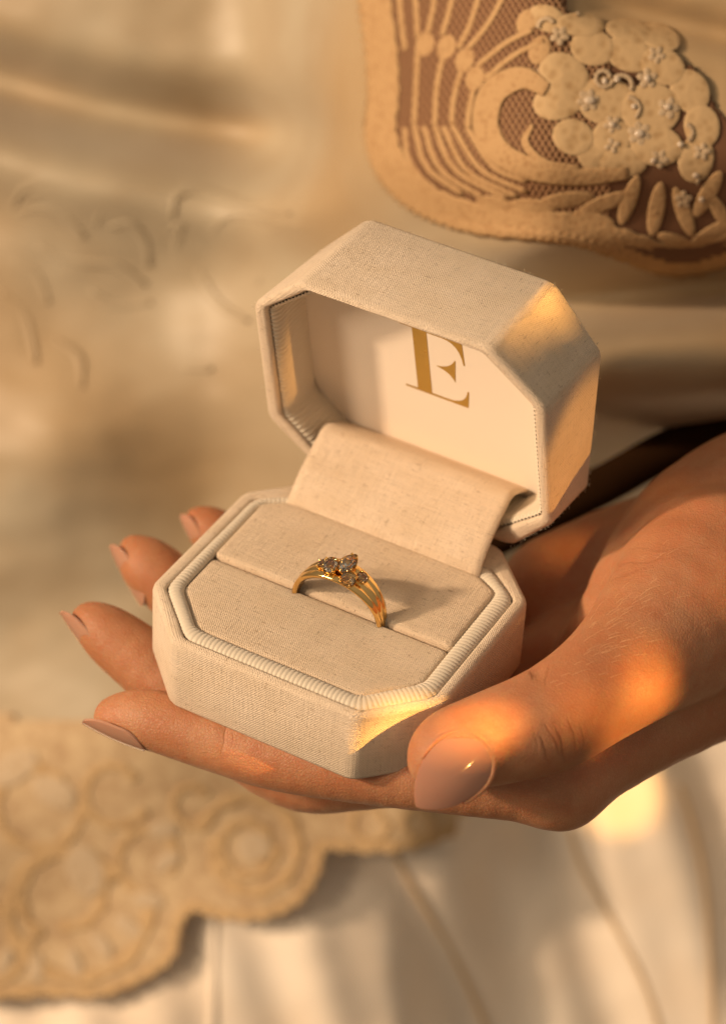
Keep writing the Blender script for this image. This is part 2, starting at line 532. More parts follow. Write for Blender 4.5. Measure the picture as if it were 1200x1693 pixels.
ori = 1 if np.cross(LF2[1] - LF2[0], LF2[2] - LF2[1]) > 0 else -1
def linset(p, d): return inset(p, d * ori)
LR(linset(LB2, 0.10), LBd, 0.16)
LR(linset(LB2, 0.03), LBd - 0.02, 0.16)
LR(LB2, LBd - 0.09, 0.16)
LR(mixp(LB2, LF2, 0.5), (LBd) * 0.5, 0.16)
LR(mixp(LB2, LF2, 0.94), 0.13, 0.16)
LR(linset(LF2, 0.015), 0.07, 0.16)
LR(linset(LF2, 0.05), 0.02, 0.16)
LR(linset(LF2, 0.10), 0.002, 0.15)
LR(mixp(LF2, LI2, 0.72), 0.0, 0.13)
LR(mixp(LF2, LI2, 0.92), 0.02, 0.11)
LR(LI2, 0.07, 0.10)
LR(linset(LI2, 0.0), 0.16, 0.10)
LR(linset(LI2, -0.03), 1.30, 0.10)
V, F = loft(lid_rings, True, True)
lid = mesh('lid', V, F, M_LINEN, box)

# ribbed lining round the inside of the lid, its ribs running towards the card
def lid_lining():
    q = round_poly(linset(LI2, 0.0), 0.14, 6)
    nr = 175; smp = 8
    P, L = resample(q, nr * smp)
    n = len(P)
    prof = [(0.10, 0.0), (0.13, 0.035), (0.20, 0.065), (0.32, 0.080), (0.48, 0.070), (0.75, 0.045), (1.22, 0.035)]
    rings = []
    cen = P.mean(0)
    for d, off in prof:
        ring = []
        for i in range(n):
            t = P[(i + 2) % n] - P[i - 2]; t /= np.linalg.norm(t)
            nn = np.array([-t[1], t[0]])
            if nn @ (cen - P[i]) < 0: nn = -nn
            g = abs(math.sin(math.pi * i / smp)) ** 0.7
            amp = 0.048 * min(1, max(0.35, (0.9 - d) / 0.7))
            p2 = P[i] + nn * (off + amp * g)
            ring.append(lidp(p2[0], p2[1], d))
        rings.append(np.array(ring))
    V, F = loft(rings)
    return mesh('ribbed_lining', V, F, M_RIB, lid)
lid_lining()

# white card at the back of the lid and its gold foil letter
card_poly = linset(LI2, 0.035)
cq = round_poly(card_poly, 0.42, 9)
def plate(name, q2, d0, d1, mat, par):
    a = np.array([lidp(x, y, d0) for x, y in q2]); b = np.array([lidp(x, y, d1) for x, y in q2])
    V, F = loft([b, a], True, True)
    return mesh(name, V, F, mat, par, smooth=False)
card = plate('card', cq, 1.20, 1.24, M_CARD, lid)

def letter_E(x0, y0, h, w):
    """a high-contrast serif capital; x0, y0 = bottom left of the letter"""
    u = h / 100.0; sx = w / 66.0
    def P(pts): return [(x0 + a * sx, y0 + b * u) for a, b in pts]
    def curve(a, b, c, n=6): return [((1 - t) ** 2 * a[0] + 2 * t * (1 - t) * b[0] + t * t * c[0], (1 - t) ** 2 * a[1] + 2 * t * (1 - t) * b[1] + t * t * c[1]) for t in [i / n for i in range(n + 1)]]
    outline = [(0, 0), (64, 0), (66, 26), (64.5, 26)] + curve((64.5, 26), (62, 3.5), (44, 3.2))[1:] + [(27, 3.2), (27, 96.8), (43, 96.8)] + \
        curve((43, 96.8), (60, 96.5), (62.5, 66))[1:] + [(64, 66), (62.5, 100), (0, 100), (0, 97.3), (12.5, 96.8), (12.5, 3.2), (0, 2.7)]
    bar = [(34.5, 49.8)] + curve((37, 49.2), (49, 46), (52.5, 34), 8) + [(54.5, 68)] + curve((53.5, 68), (49, 54), (37, 51.2), 8) + [(34.5, 50.6)]
    return P(outline), P(bar)

def foil():
    out, bar = letter_E(-0.66, 2.30, 1.72, 1.36)
    bm = bmesh.new()
    for pts in (out, bar):
        top = [bm.verts.new(lidp(x, y, 1.194) * S) for x, y in pts]
        bot = [bm.verts.new(lidp(x, y, 1.199) * S) for x, y in pts]
        for tri in tessellate_polygon([[Vector((x, y, 0)) for x, y in pts]]):
            bm.faces.new([top[i] for i in tri]); bm.faces.new([bot[i] for i in tri[::-1]])
        for i in range(len(pts)):
            j = (i + 1) % len(pts)
            bm.faces.new((top[i], bot[i], bot[j], top[j]))
    bmesh.ops.recalc_face_normals(bm, faces=bm.faces)
    me = bpy.data.meshes.new('foil_letter'); bm.to_mesh(me); bm.free()
    return link('foil_letter', me, M_FOIL, lid, smooth=False)
foil()

# linen hinge flap from behind the pads up into the lid
def flap():
    prof = [(4.40, -0.30), (4.44, -0.02), (4.56, 0.17), (4.75, 0.34), (5.0, 0.52), (5.4, 0.745), (5.74, 0.91), (5.88, 0.93), (6.05, 0.89), (6.4, 0.70), (6.74, 0.50), (6.82, 0.30)]
    Pq = np.array(prof); Pq, _ = resample(Pq, 40, False)
    nx = 24; V = []; F = []
    n = len(Pq)
    for j, (y, z) in enumerate(Pq):
        t = j / (n - 1)
        xl = -2.10 - 0.10 * t; xr = 1.95 - 0.20 * t
        for i in range(nx + 1):
            s = i / nx
            x = xl + (xr - xl) * s
            wv = 0.012 * mnoise.noise(Vector((x * 0.8, y * 1.2, 1.0))) 
            edge = 0.02 * (abs(2 * s - 1) ** 6)
            V.append((x, y, z + wv - edge))
    for j in range(n - 1):
        for i in range(nx):
            a = j * (nx + 1) + i
            F.append((a, a + 1, a + nx + 2, a + nx + 1))
    o = mesh('hinge_flap', V, F, M_FLAP, box)
    md = o.modifiers.new('thickness', 'SOLIDIFY'); md.thickness = 0.0005; md.offset = -1
    return o
flap()

# ------------------------------------------------------------------ the ring
ring = empty('ring', (0.17, 2.42, -0.2), 'gold ring with pale faceted stones standing upright in the slot of the box', 'ring')
RC = np.array([0.17, 2.425, -0.085]); RR = 0.93
def ring_band():
    n = 160; rings = []
    for i in range(n):
        a = 2 * np.pi * i / n                       # 0 = top of the ring
        topness = max(0.0, math.cos(a)) ** 1.3
        hw = 0.15 + 0.165 * topness                # half width along y
        th = 0.10 + 0.045 * topness                # thickness
        prof = []
        m_ = 22
        for k_ in range(m_):
            s = -1 + 2 * k_ / (m_ - 1)
            # outer surface: three ridges parted by two grooves that run out towards the bottom
            gr = topness ** 0.5
            ridge = math.sqrt(max(0, 1 - s * s)) ** 0.7
            groove = gr * 0.040 * (math.exp(-((abs(s) - 0.36) / 0.10) ** 2))
            prof.append((s * hw, RR - 0.055 + ridge * 0.055 - groove))
        for s in (0.8, 0.4, 0.0, -0.4, -0.8):
            prof.append((s * hw * 0.96, RR - th))
        er = np.array([math.sin(a), 0, math.cos(a)])
        rings.append(np.array([RC + er * r_ + np.array([0, y_, 0]) for y_, r_ in prof]))
    rings.append(rings[0])
    V, F = loft(rings)
    N = len(rings[0]); F = [tuple((i % (n * N)) for i in f) for f in F]; V = V[:n * N]
    return mesh('band', V, F, M_GOLD, ring)
band = ring_band()

def gem_mesh(name, c, up, rx, ry, h, par, n=10, point=0.0, xdir=None):
    """faceted brilliant; point > 0 pulls one end into a pear tip"""
    up = np.array(up, float); up /= np.linalg.norm(up)
    x = np.array(xdir if xdir is not None else [0, 1.0, 0]); x = x - up * (x @ up); x /= np.linalg.norm(x)
    y = np.cross(up, x)
    def ringp(f, z, ph=0.0):
        out = []
        for i in range(n):
            a = 2 * np.pi * (i + ph) / n
            r = 1.0
            cx_, cy_ = math.cos(a), math.sin(a)
            if point and cx_ > 0: cy_ *= (1 - point * cx_ ** 1.5)
            cx_ *= (1 + 0.35 * point) if cx_ > 0 else 1
            out.append(c + x * cx_ * rx * f + y * cy_ * ry * f + up * z)
        return np.array(out)
    rings_ = [ringp(0.56, h * 0.36, 0.5), ringp(0.83, h * 0.20, 0.0), ringp(1.0, 0.02, 0.5), ringp(1.0, -0.02, 0.5), ringp(0.6, -h * 0.34, 0.0), ringp(0.06, -h * 0.62, 0.5)]
    V = np.concatenate(rings_); F = []
    for j in range(len(rings_) - 1):
        a0, b0 = j * n, (j + 1) * n
        for i in range(n):
            k_ = (i + 1) % n
            F.append((a0 + i, a0 + k_, b0 + i)); F.append((a0 + k_, b0 + k_, b0 + i))
    F.append(tuple(range(n))); F.append(tuple(5 * n + i for i in range(n)))
    return mesh(name, V, F, M_GEM, par, smooth=False)

def ball(c, r, par, name='prong', mat=None, squash=(1, 1, 1), seg=10):
    V = []; F = []
    m_ = seg // 2 + 1
    for j in range(m_ + 1):
        th = math.pi * j / m_
        for i in range(seg):
            a = 2 * math.pi * i / seg
            V.append((c[0] + r * squash[0] * math.sin(th) * math.cos(a), c[1] + r * squash[1] * math.sin(th) * math.sin(a), c[2] + r * squash[2] * math.cos(th)))
    for j in range(m_):
        for i in range(seg):
            k_ = (i + 1) % seg
            F.append((j * seg + i, (j + 1) * seg + i, (j + 1) * seg + k_, j * seg + k_))
    return mesh(name, V, F, mat or M_GOLD, par)

def onring(ang_deg, y, lift):
    a = math.radians(ang_deg); er = np.array([math.sin(a), 0, math.cos(a)])
    return RC + er * (RR + lift) + np.array([0, y, 0]), er
def setting(name, ang, y, lift, rx, ry, h, n=10, point=0.0, xdir=None, tilt=(0, 0, 0), prongs=4):
    c, er = onring(ang, y, lift)
    up = er + np.array(tilt)
    up /= np.linalg.norm(up)
    st = gem_mesh(name, c, up, rx, ry, h, ring, n, point, xdir)
    x = np.array(xdir if xdir is not None else [0, 1.0, 0]); x = x - up * (x @ up); x /= np.linalg.norm(x); yv = np.cross(up, x)
    # collet: open tapered cup
    rg = []
    for f, z in ((1.10, 0.012), (1.02, 0.0), (0.95, -h * 0.3), (0.62, -h * 0.75), (0.74, -h * 0.8), (1.06, -h * 0.28), (1.15, -0.01)):
        rr = []
        for i in range(20):
            a = 2 * np.pi * i / 20
            ca, sa = math.cos(a), math.sin(a)
            if point and ca > 0: sa *= (1 - point * ca ** 1.5)
            if ca > 0: ca *= 1 + 0.35 * point
            rr.append(c + x * ca * rx * f + yv * sa * ry * f + up * z)
        rg.append(np.array(rr))
    rg.append(rg[0])
    V, F = loft(rg); mesh('setting', V, F, M_GOLD, st)
    for i in range(prongs):
        a = 2 * math.pi * (i + 0.5) / prongs
        ca, sa = math.cos(a), math.sin(a)
        if point and ca > 0: sa *= (1 - point * ca ** 1.5); ca *= 1 + 0.3 * point
        q = c + x * ca * rx * 1.03 + yv * sa * ry * 1.03
        V, F = tube(np.array([q - up * h * 0.6, q - up * h * 0.1, q + up * h * 0.22, q + up * h * 0.26 - (x * ca * rx + yv * sa * ry) * 0.18]), np.array([0.020, 0.024, 0.024, 0.016]), 7)
        mesh('prong', V, F, M_GOLD, st)
    return st
setting('stone', 6, 0.02, 0.15, 0.19, 0.14, 0.26, 8, 0.45, [0.25, 1.0, 0.35], (0.12, -0.5, 0.1), 5)
setting('stone', -9, -0.11, 0.10, 0.145, 0.145, 0.22, 8, 0, None, (-0.1, -0.6, 0))
setting('stone', 15, -0.20, 0.05, 0.135, 0.135, 0.21, 8, 0, None, (0.15, -0.7, 0))
setting('stone', 25, 0.02, 0.06, 0.10, 0.10, 0.16, 6, 0, None, (0.1, -0.3, 0))
setting('stone', -23, -0.02, 0.045, 0.085, 0.085, 0.14, 6, 0, None, (-0.1, -0.35, 0))
for ang, y in ((-19, -0.12), (-3, -0.19), (24, -0.02), (2, 0.18), (-14, 0.16)):
    c, er = onring(ang, y, 0.03); ball(c, 0.03, ring, 'bead')
#@@HAND
# ------------------------------------------------------------------ the hand
person = empty('person', at(1250, 1000, 54), 'left hand and wrist with long nude glossy nails cradling the open ring box', 'hand')

def spline(pts, sub=5):
    P = np.array(pts, float); n = len(P)
    if n < 3: sub = 2
    out = []
    for i in range(n - 1):
        p0 = P[i - 1] if i else 2 * P[0] - P[1]
        p3 = P[i + 2] if i + 2 < n else 2 * P[-1] - P[-2]
        p1, p2 = P[i], P[i + 1]
        for k_ in range(sub):
            t = k_ / sub
            q = 0.5 * ((2 * p1) + (p2 - p0) * t + (2 * p0 - 5 * p1 + 4 * p2 - p3) * t * t + (3 * p1 - p0 - 3 * p2 + p3) * t ** 3)
            out.append(q)
    out.append(P[-1])
    return out

def sdf_chain(G, pts):
    """union of round cones along a spline through the points (x, y, z, r)"""
    d = None
    for (a, b) in zip(pts[:-1], pts[1:]):
        pa, ra, pb, rb = a[:3].astype(np.float32), float(a[3]), b[:3].astype(np.float32), float(b[3])
        ab = pb - pa; L2_ = float(ab @ ab)
        X = G - pa
        h = np.clip((X @ ab) / L2_, 0, 1)
        q = X - h[..., None] * ab
        dd = np.sqrt(np.einsum('...i,...i->...', q, q)) - (ra + (rb - ra) * h)
        d = dd if d is None else smin(d, dd, 0.03)
    return d
def smin(a, b, k):
    h = np.clip(0.5 + 0.5 * (b - a) / k, 0, 1)
    return b * (1 - h) + a * h - k * h * (1 - h)

def surface_nets(D, org, step):
    nx, ny, nz = D.shape
    s = D < 0
    cnt = np.zeros((nx - 1, ny - 1, nz - 1), np.int8)
    for i in (0, 1):
        for j in (0, 1):
            for k_ in (0, 1):
                cnt += s[i:nx - 1 + i, j:ny - 1 + j, k_:nz - 1 + k_]
    act = (cnt > 0) & (cnt < 8)
    I = np.argwhere(act)
    idx = -np.ones(act.shape, np.int64); idx[act] = np.arange(len(I))
    P = np.zeros((len(I), 3)); W = np.zeros(len(I))
    corners = [(0, 0, 0), (1, 0, 0), (0, 1, 0), (1, 1, 0), (0, 0, 1), (1, 0, 1), (0, 1, 1), (1, 1, 1)]
    for a in range(8):
        for b in range(a + 1, 8):
            ca, cb = np.array(corners[a]), np.array(corners[b])
            if abs(ca - cb).sum() != 1: continue
            va = D[I[:, 0] + ca[0], I[:, 1] + ca[1], I[:, 2] + ca[2]]
            vb = D[I[:, 0] + cb[0], I[:, 1] + cb[1], I[:, 2] + cb[2]]
            m_ = (va < 0) != (vb < 0)
            t = np.where(m_, va / np.where(m_, va - vb, 1), 0)
            P += m_[:, None] * (ca + t[:, None] * (cb - ca)); W += m_
    P = P / W[:, None] + I
    F = []
    for ax in range(3):
        o1, o2 = [(1, 2), (2, 0), (0, 1)][ax]
        sl0 = [slice(1, -1)] * 3; sl1 = [slice(1, -1)] * 3
        sl0[ax] = slice(0, -1); sl1[ax] = slice(1, None)
        A = s[tuple(sl0)]; B = s[tuple(sl1)]
        E_ = np.argwhere(A != B)
        if len(E_) == 0: continue
        base_ = E_.copy(); base_[:, o1] += 1; base_[:, o2] += 1
        flip = A[E_[:, 0], E_[:, 1], E_[:, 2]]
        q = []
        for (da, db) in ((0, 0), (-1, 0), (-1, -1), (0, -1)):
            c = base_.copy(); c[:, o1] += da; c[:, o2] += db
            c = np.minimum(c, np.array(act.shape) - 1)
            q.append(idx[c[:, 0], c[:, 1], c[:, 2]])
        Q = np.stack(q, 1)
        Q[~flip] = Q[~flip][:, ::-1]
        F.append(Q[(Q >= 0).all(1)])
    return org + P * step, np.concatenate(F)

def hp(u, v, D, r): return (*at(u, v, D), r)

FINGERS = {
    'index': [hp(188, 1186, 52.72, .37), hp(215, 1187, 52.65, .49), hp(262, 1193, 52.5, .56), hp(370, 1222, 52.28, .64), hp(470, 1246, 52.0, .69), hp(620, 1265, 51.6, .72), hp(780, 1285, 51.35, .70), hp(925, 1290, 51.55, .80)],
    'middle': [hp(146, 1024, 54.05, .32), hp(166, 1038, 54.0, .46), hp(204, 1068, 54.0, .585), hp(330, 1165, 53.9, .70), hp(480, 1264, 54.0, .80), hp(600, 1268, 53.6, .80), hp(830, 1235, 53.3, .85), hp(960, 1210, 53.4, .95)],
    'ring': [hp(222, 910, 55.6, .30), hp(235, 925, 55.55, .44), hp(262, 950, 55.5, .58), hp(390, 1060, 55.6, .66), hp(560, 1150, 55.5, .78), hp(800, 1140, 55.0, .85), hp(960, 1100, 54.9, .95)],
    'little': [hp(328, 860, 56.4, .26), hp(340, 870, 56.4, .38), hp(368, 890, 56.4, .50), hp(480, 970, 56.5, .56), hp(640, 1040, 56.4, .64), hp(830, 1030, 56.2, .75), hp(980, 985, 56.0, .85)],
}
THUMB = [hp(712, 1262, 49.75, .40), hp(742, 1240, 49.75, .66), hp(800, 1225, 49.85, .80), hp(905, 1190, 50.25, .92), hp(985, 1140, 50.7, .98), hp(1062, 1080, 51.5, 1.20), hp(1190, 970, 53.0, 1.85)]
PALM = [
    [hp(925, 1290, 51.55, .80), hp(1060, 1195, 52.7, .95), hp(1240, 1075, 54.0, 1.35)],
    [hp(960, 1210, 53.4, .95), hp(1100, 1120, 54.2, 1.1), hp(1260, 1000, 55.0, 1.5)],
    [hp(960, 1100, 54.9, .95), hp(1090, 1030, 55.4, 1.1), hp(1230, 950, 56.0, 1.3)],
    [hp(930, 985, 56.4, 1.25), hp(1060, 930, 56.6, 1.25), hp(1200, 900, 56.6, 1.2)],
    [hp(1010, 1062, 53.5, .85), hp(1110, 970, 54.0, 1.35), hp(1230, 900, 54.8, 1.6)],
]
ARM = [hp(1200, 905, 54.6, 1.70), hp(1400, 790, 57.0, 2.1), hp(1560, 690, 59.0, 2.6)]
ARM2 = [hp(1215, 1010, 54.4, 1.72), hp(1400, 900, 56.6, 2.2), hp(1560, 800, 58.6, 2.7)]
FINGERS = {k_: spline(v) for k_, v in FINGERS.items()}
THUMB = spline(THUMB); PALM = [spline(c, 3) for c in PALM]; ARM = spline(ARM, 3); ARM2 = spline(ARM2, 3)

def build_hand():
    step = 0.075
    allp = [p_ for c in list(FINGERS.values()) + [THUMB] + PALM + [ARM, ARM2] for p_ in c]
    A = np.array(allp); lo = (A[:, :3] - A[:, 3:]).min(0) - 0.4; hi = (A[:, :3] + A[:, 3:]).max(0) + 0.4
    n = np.ceil((hi - lo) / step).astype(int) + 1
    D = np.full(n, 9.0, np.float32)
    # coarse pass in blocks: only blocks near the surface are evaluated finely
    B = 16
    def field(G):
        palm = None
        for c in PALM:
            d = sdf_chain(G, c); palm = d if palm is None else smin(palm, d, 0.75)
        arm = smin(sdf_chain(G, ARM), sdf_chain(G, ARM2), 1.0)
        palm = smin(palm, arm, 1.1)
        out = palm
        fs = []
        for nm, c in FINGERS.items():
            fs.append(smin(palm, sdf_chain(G, c), 0.40))
        for f in fs: out = np.minimum(out, f)
        th = sdf_chain(G, THUMB)
        out = smin(out, th, 0.30)
        # shaping: grooves (creases), pads
        for (c, ax, w, dep, rad) in GROOVES:
            X = G - c.astype(np.float32)
            s_ = X @ ax.astype(np.float32)
            r2 = (X * X).sum(-1)
            out = out + dep * np.exp(-(s_ / w) ** 2) * np.exp(-r2 / rad ** 2)
        for (c, dep, rad) in BUMPS:
            X = G - c.astype(np.float32); r2 = (X * X).sum(-1)
            out = out - dep * np.exp(-r2 / rad ** 2)
        return out
    for i in range(0, n[0], B):
        for j in range(0, n[1], B):
            for k_ in range(0, n[2], B):
                e = np.minimum([i + B, j + B, k_ + B], n)
                mid = lo + step * (np.array([i, j, k_]) + e) / 2
                half = np.linalg.norm((e - np.array([i, j, k_])) * step) / 2
                dm = float(field(mid.astype(np.float32)[None, :])[0])
                if abs(dm) > half + 0.5:
                    D[i:e[0], j:e[1], k_:e[2]] = dm; continue
                g = np.stack(np.meshgrid(lo[0] + step * np.arange(i, e[0]), lo[1] + step * np.arange(j, e[1]), lo[2] + step * np.arange(k_, e[2]), indexing='ij'), -1).astype(np.float32)
                D[i:e[0], j:e[1], k_:e[2]] = field(g)
    V, F = surface_nets(D, lo, step)
    me = bpy.data.meshes.new('hand')
    me.vertices.add(len(V)); me.vertices.foreach_set('co', (V * S).astype(np.float32).ravel())
    me.loops.add(F.size); me.loops.foreach_set('vertex_index', F.ravel().astype(np.int32))
    me.polygons.add(len(F)); me.polygons.foreach_set('loop_start', np.arange(0, F.size, 4, dtype=np.int32))
    me.update(calc_edges=True); me.validate()
    o = link('hand', me, M_SKIN, person)
    sm = o.modifiers.new('soften', 'SMOOTH'); sm.factor = 0.5; sm.iterations = 3
    return o

ax_i = cdir(1, .2, -.3)
GROOVES = [
    (at(374, 1195, 51.75), cdir(1, .12, 0), .05, .035, .7),
    # knuckle creases of the thumb
    (at(905, 1235, 49.5), cdir(.8, -.45, .3), .028, .030, .40),
    (at(925, 1225, 49.5), cdir(.9, -.25, .3), .026, .032, .42),
    (at(945, 1215, 49.6), cdir(1.0, -.1, .3), .026, .026, .40),
    (at(893, 1102, 49.9), cdir(.9, .3, .2), .05, .07, .35),
]
BUMPS = [(at(925, 1320, 51.3), .06, .6), (at(915, 1215, 49.6), .05, .45)]
for (u_, v_) in ((682, 1300), (692, 1268), (708, 1240), (730, 1218), (760, 1206), (790, 1208), (815, 1226), (822, 1256), (806, 1290), (775, 1318)):
    BUMPS.append((at(u_, v_, 49.05), .055, .20))
build_hand()

def nail(basep, tipp, nrm, width, mat=M_NAIL, curve=0.55, tip_frac=0.22, over=0.10, thick=0.05, arch=0.10, blunt=False, fold=0.0):
    """almond nail plate: arched across, slightly arched along, with a thickness and a pale free edge"""
    b = np.array(basep); t = np.array(tipp); ax = t - b; L = np.linalg.norm(ax); ax /= L
    nrm = np.array(nrm, float); nrm -= ax * (nrm @ ax); nrm /= np.linalg.norm(nrm)
    sd = np.cross(ax, nrm)
    nu, nv = 30, 22
    top = []; bot = []
    for i in range(nu + 1):
        s = i / nu
        s_ = 0.5 - 0.5 * math.cos(math.pi * s)
        # half width profile
        if s_ < 0.36: w = math.sqrt(max(0, 1 - ((0.36 - s_) / 0.36) ** 2))
        else:
            q = (s_ - 0.36) / 0.64
            w = ((1 - q ** 3.2) ** 0.55 if blunt else (1 - q ** 2.3) ** 0.80) if q < 1 else 0
            w = w * (1 - 0.0 * q)
        w = max(w, 0.015) * width / 2
        for j in range(nv + 1):
            a = (2 * j / nv - 1)
            x = a * w
            zz = -curve * x * x / (width / 2) + arch * (1 - (2 * s_ - 0.9) ** 2)
            # edges are buried in the skin at the cuticle
            p_ = b + ax * (L * s_) + sd * x + nrm * zz
            top.append(p_); bot.append(p_ - nrm * thick)
    n1 = nv + 1; V = np.array(top + bot); off = len(top); F = []
    for i in range(nu):
        for j in range(nv):
            a = i * n1 + j
            F.append((a, a + 1, a + n1 + 1, a + n1)); F.append((off + a, off + a + n1, off + a + n1 + 1, off + a + 1))
    rim = [i * n1 for i in range(nu + 1)] + [nu * n1 + j for j in range(1, nv + 1)] + [i * n1 + nv for i in range(nu - 1, -1, -1)] + [j for j in range(nv - 1, 0, -1)]
    for a, c in zip(rim, rim[1:] + rim[:1]): F.append((a, c, off + c, off + a))
    o = mesh('fingernail', V, F, [mat, M_NAILTIP], person)
    if fold:
        # the rim of skin that frames the plate
        L_ = [i * n1 for i in range(17, 0, -1)]; R_2 = [i * n1 + nv for i in range(1, 18)]
        path = np.array([V[i] for i in L_ + R_2])
        mid = b + ax * L * 0.45
        path = path + (path - mid) / (np.linalg.norm(path - mid, axis=1)[:, None] + 1e-9) * fold * 0.45 - nrm * fold * 0.62
        path, _ = resample(path, 60, False)
        env = np.sin(np.linspace(0, np.pi, 60)) ** 0.35
        v_, f_ = tube(path, fold * (0.25 + 0.75 * env), 12)
        mesh('nail_fold', v_, f_, M_SKIN, o)
    md = o.modifiers.new('round', 'BEVEL'); md.width = 0.00012; md.segments = 2; md.limit_method = 'ANGLE'; md.angle_limit = math.radians(50)
    return o
tn = nail(at(802, 1230, 49.02), at(688, 1334, 48.90), cdir(-.05, .10, -1), 1.08, curve=0.30, arch=.05, thick=.045, fold=0.062)
tn['label'] = 'large glossy thumb nail with a pointed almond tip'
def side_nail(a, b, n, w, out=0.085):
    sh = n * out - CR[2] * 0.10
    nail(a + sh - n * 0.075, b + sh, n, w, curve=0.34, arch=.04, thick=.04, blunt=True, mat=M_NAILF, fold=0.0)
side_nail(at(240, 1240, 52.45), at(139, 1190, 52.72), cdir(-.45, .86, -.30), .80)
side_nail(at(178, 1112, 53.95), at(105, 1009, 54.08), cdir(-.83, .50, -.34), .80)
side_nail(at(240, 1000, 55.45), at(191, 898, 55.58), cdir(-.90, .34, -.42), .76, 0.13)
side_nail(at(330, 906, 56.3), at(304, 850, 56.4), cdir(-.92, .28, -.40), .58)

# fine pale hairs on the back of the thumb root
def fine_hairs():
    from mathutils.bvhtree import BVHTree
    me = person.children[0].data if person.children[0].name.startswith('hand') else bpy.data.objects['hand'].data
    bvh = BVHTree.FromPolygons([v.co[:] for v in me.vertices], [p_.vertices[:] for p_ in me.polygons])
    R3 = random.Random(3); V = []; F = []; off = 0
    for i in range(90):
        u = R3.gauss(1010, 45); v = R3.gauss(1040, 40) + (1010 - u) * 0.5
        o_ = Vector(EYE) * S; d_ = (Vector(at(u, v, 50)) * S - o_).normalized()
        hit, nrm, _, _ = bvh.ray_cast(o_, d_)
        if hit is None: continue
        if nrm.dot(d_) > 0: nrm = -nrm
        p0 = np.array(hit) * 100; n_ = np.array(nrm)
        t = cdir(1, -.35 + R3.uniform(-.25, .25), 0); t = t - n_ * (t @ n_); t /= np.linalg.norm(t)
        L = R3.uniform(.12, .34)
        P = [p0 + t * L * s + n_ * 0.05 * math.sin(s * 2.2) for s in (0, .33, .66, 1)]
        v_, f_ = tube(np.array(P), np.array([.0021, .002, .0016, .001]), 3)
        V.append(v_); F += [tuple(a + off for a in q) for q in f_]; off += len(v_)
    kk = NT('pale_hair'); mm = kk.set(color=(0.75, 0.50, 0.28), rough=0.4)
    o = mesh('fine_hairs', np.concatenate(V), F, mm, person); o['kind'] = 'stuff'
fine_hairs()

# ------------------------------------------------------------------ the dress behind
dress = empty('dress', at(600, 1000, 62), 'cream satin dress with beige lace and beadwork, out of focus behind the box', 'dress')

def sstep(a, b, x):
    t = np.clip((x - a) / (b - a), 0, 1); return t * t * (3 - 2 * t)

def satinD(u, v):
    """how far the satin lies from the lens: a body curving away to the left and down, with folds"""
    D = 66.5 - 8.6 * sstep(330, 930, u) * (1 - sstep(700, 1050, v)) - 2.9 * sstep(400, 585, u) * (1 - sstep(240, 520, v)) + 2.0 * sstep(500, 1300, v)
    D += 0.6 * sstep(250, -200, u)
    # long fold at the top left
    l1 = 118 + 0.17 * u + 18 * np.sin(u * 0.006)
    m1 = 1 - sstep(440, 590, u)
    D += 3.0 * np.exp(-((v - l1 - 20) / 62) ** 2) * m1
    D -= 1.4 * np.exp(-((v - l1 - 140) / 75) ** 2) * m1
    D += 0.45 * np.exp(-((v - (330 - 0.10 * u)) / 60) ** 2) * sstep(120, 420, u) * m1
    # slack below
    D += 0.24 * np.sin((v * 0.9 + u * 0.5) * 0.0135 + 1.1) * sstep(350, 520, v) * (1 - sstep(700, 900, u))
    D += 0.22 * np.sin((v * 0.5 - u * 0.9) * 0.0117 + 0.4) * sstep(380, 600, v)
    D += 0.3 * np.exp(-(((u - 255) / 90) ** 2 + ((v - 540) / 110) ** 2))
    D -= 0.30 * np.exp(-(((u - 120) / 120) ** 2 + ((v - 700) / 90) ** 2))
    # deep fold under the lace on the right, then the rounded sleeve
    l2 = 500 - 0.12 * (u - 900)
    m2 = sstep(640, 900, u)
    D -= 0.50 * np.exp(-((v - (405 + 0.02 * (u - 900))) / 38) ** 2) * m2
    D += 2.2 * np.exp(-((v - l2) / 52) ** 2) * m2
    D -= 0.9 * np.exp(-((v - l2 - 125) / 70) ** 2) * m2
    D += 3.0 * sstep(l2 + 170, l2 + 290, v) * m2
    # soft folds at the very top right
    D += 0.6 * np.exp(-((v - (20 + 0.25 * (u - 1050))) / 30) ** 2) * sstep(900, 1050, u)
    return D

def sheet(name, us, vs, Df, mat, par, lift=0.0, wrinkle=0.0, cut=None):
    U, Vv = np.meshgrid(us, vs)
    Dd = Df(U, Vv) - lift
    nu, nv = len(us), len(vs)
    V = []
    for j in range(nv):
        for i in range(nu):
            d = Dd[j, i]
            if wrinkle: d = d + wrinkle * (mnoise.noise(Vector((U[j, i] * 0.006, Vv[j, i] * 0.011, 2.0))) + 0.4 * mnoise.noise(Vector((U[j, i] * 0.017, Vv[j, i] * 0.026, 5.0))))
            V.append(at(U[j, i], Vv[j, i], d))
    F = [(j * nu + i, j * nu + i + 1, (j + 1) * nu + i + 1, (j + 1) * nu + i) for j in range(nv - 1) for i in range(nu - 1) if cut is None or cut(U[j, i], Vv[j, i])]
    return mesh(name, V, F, mat, par)

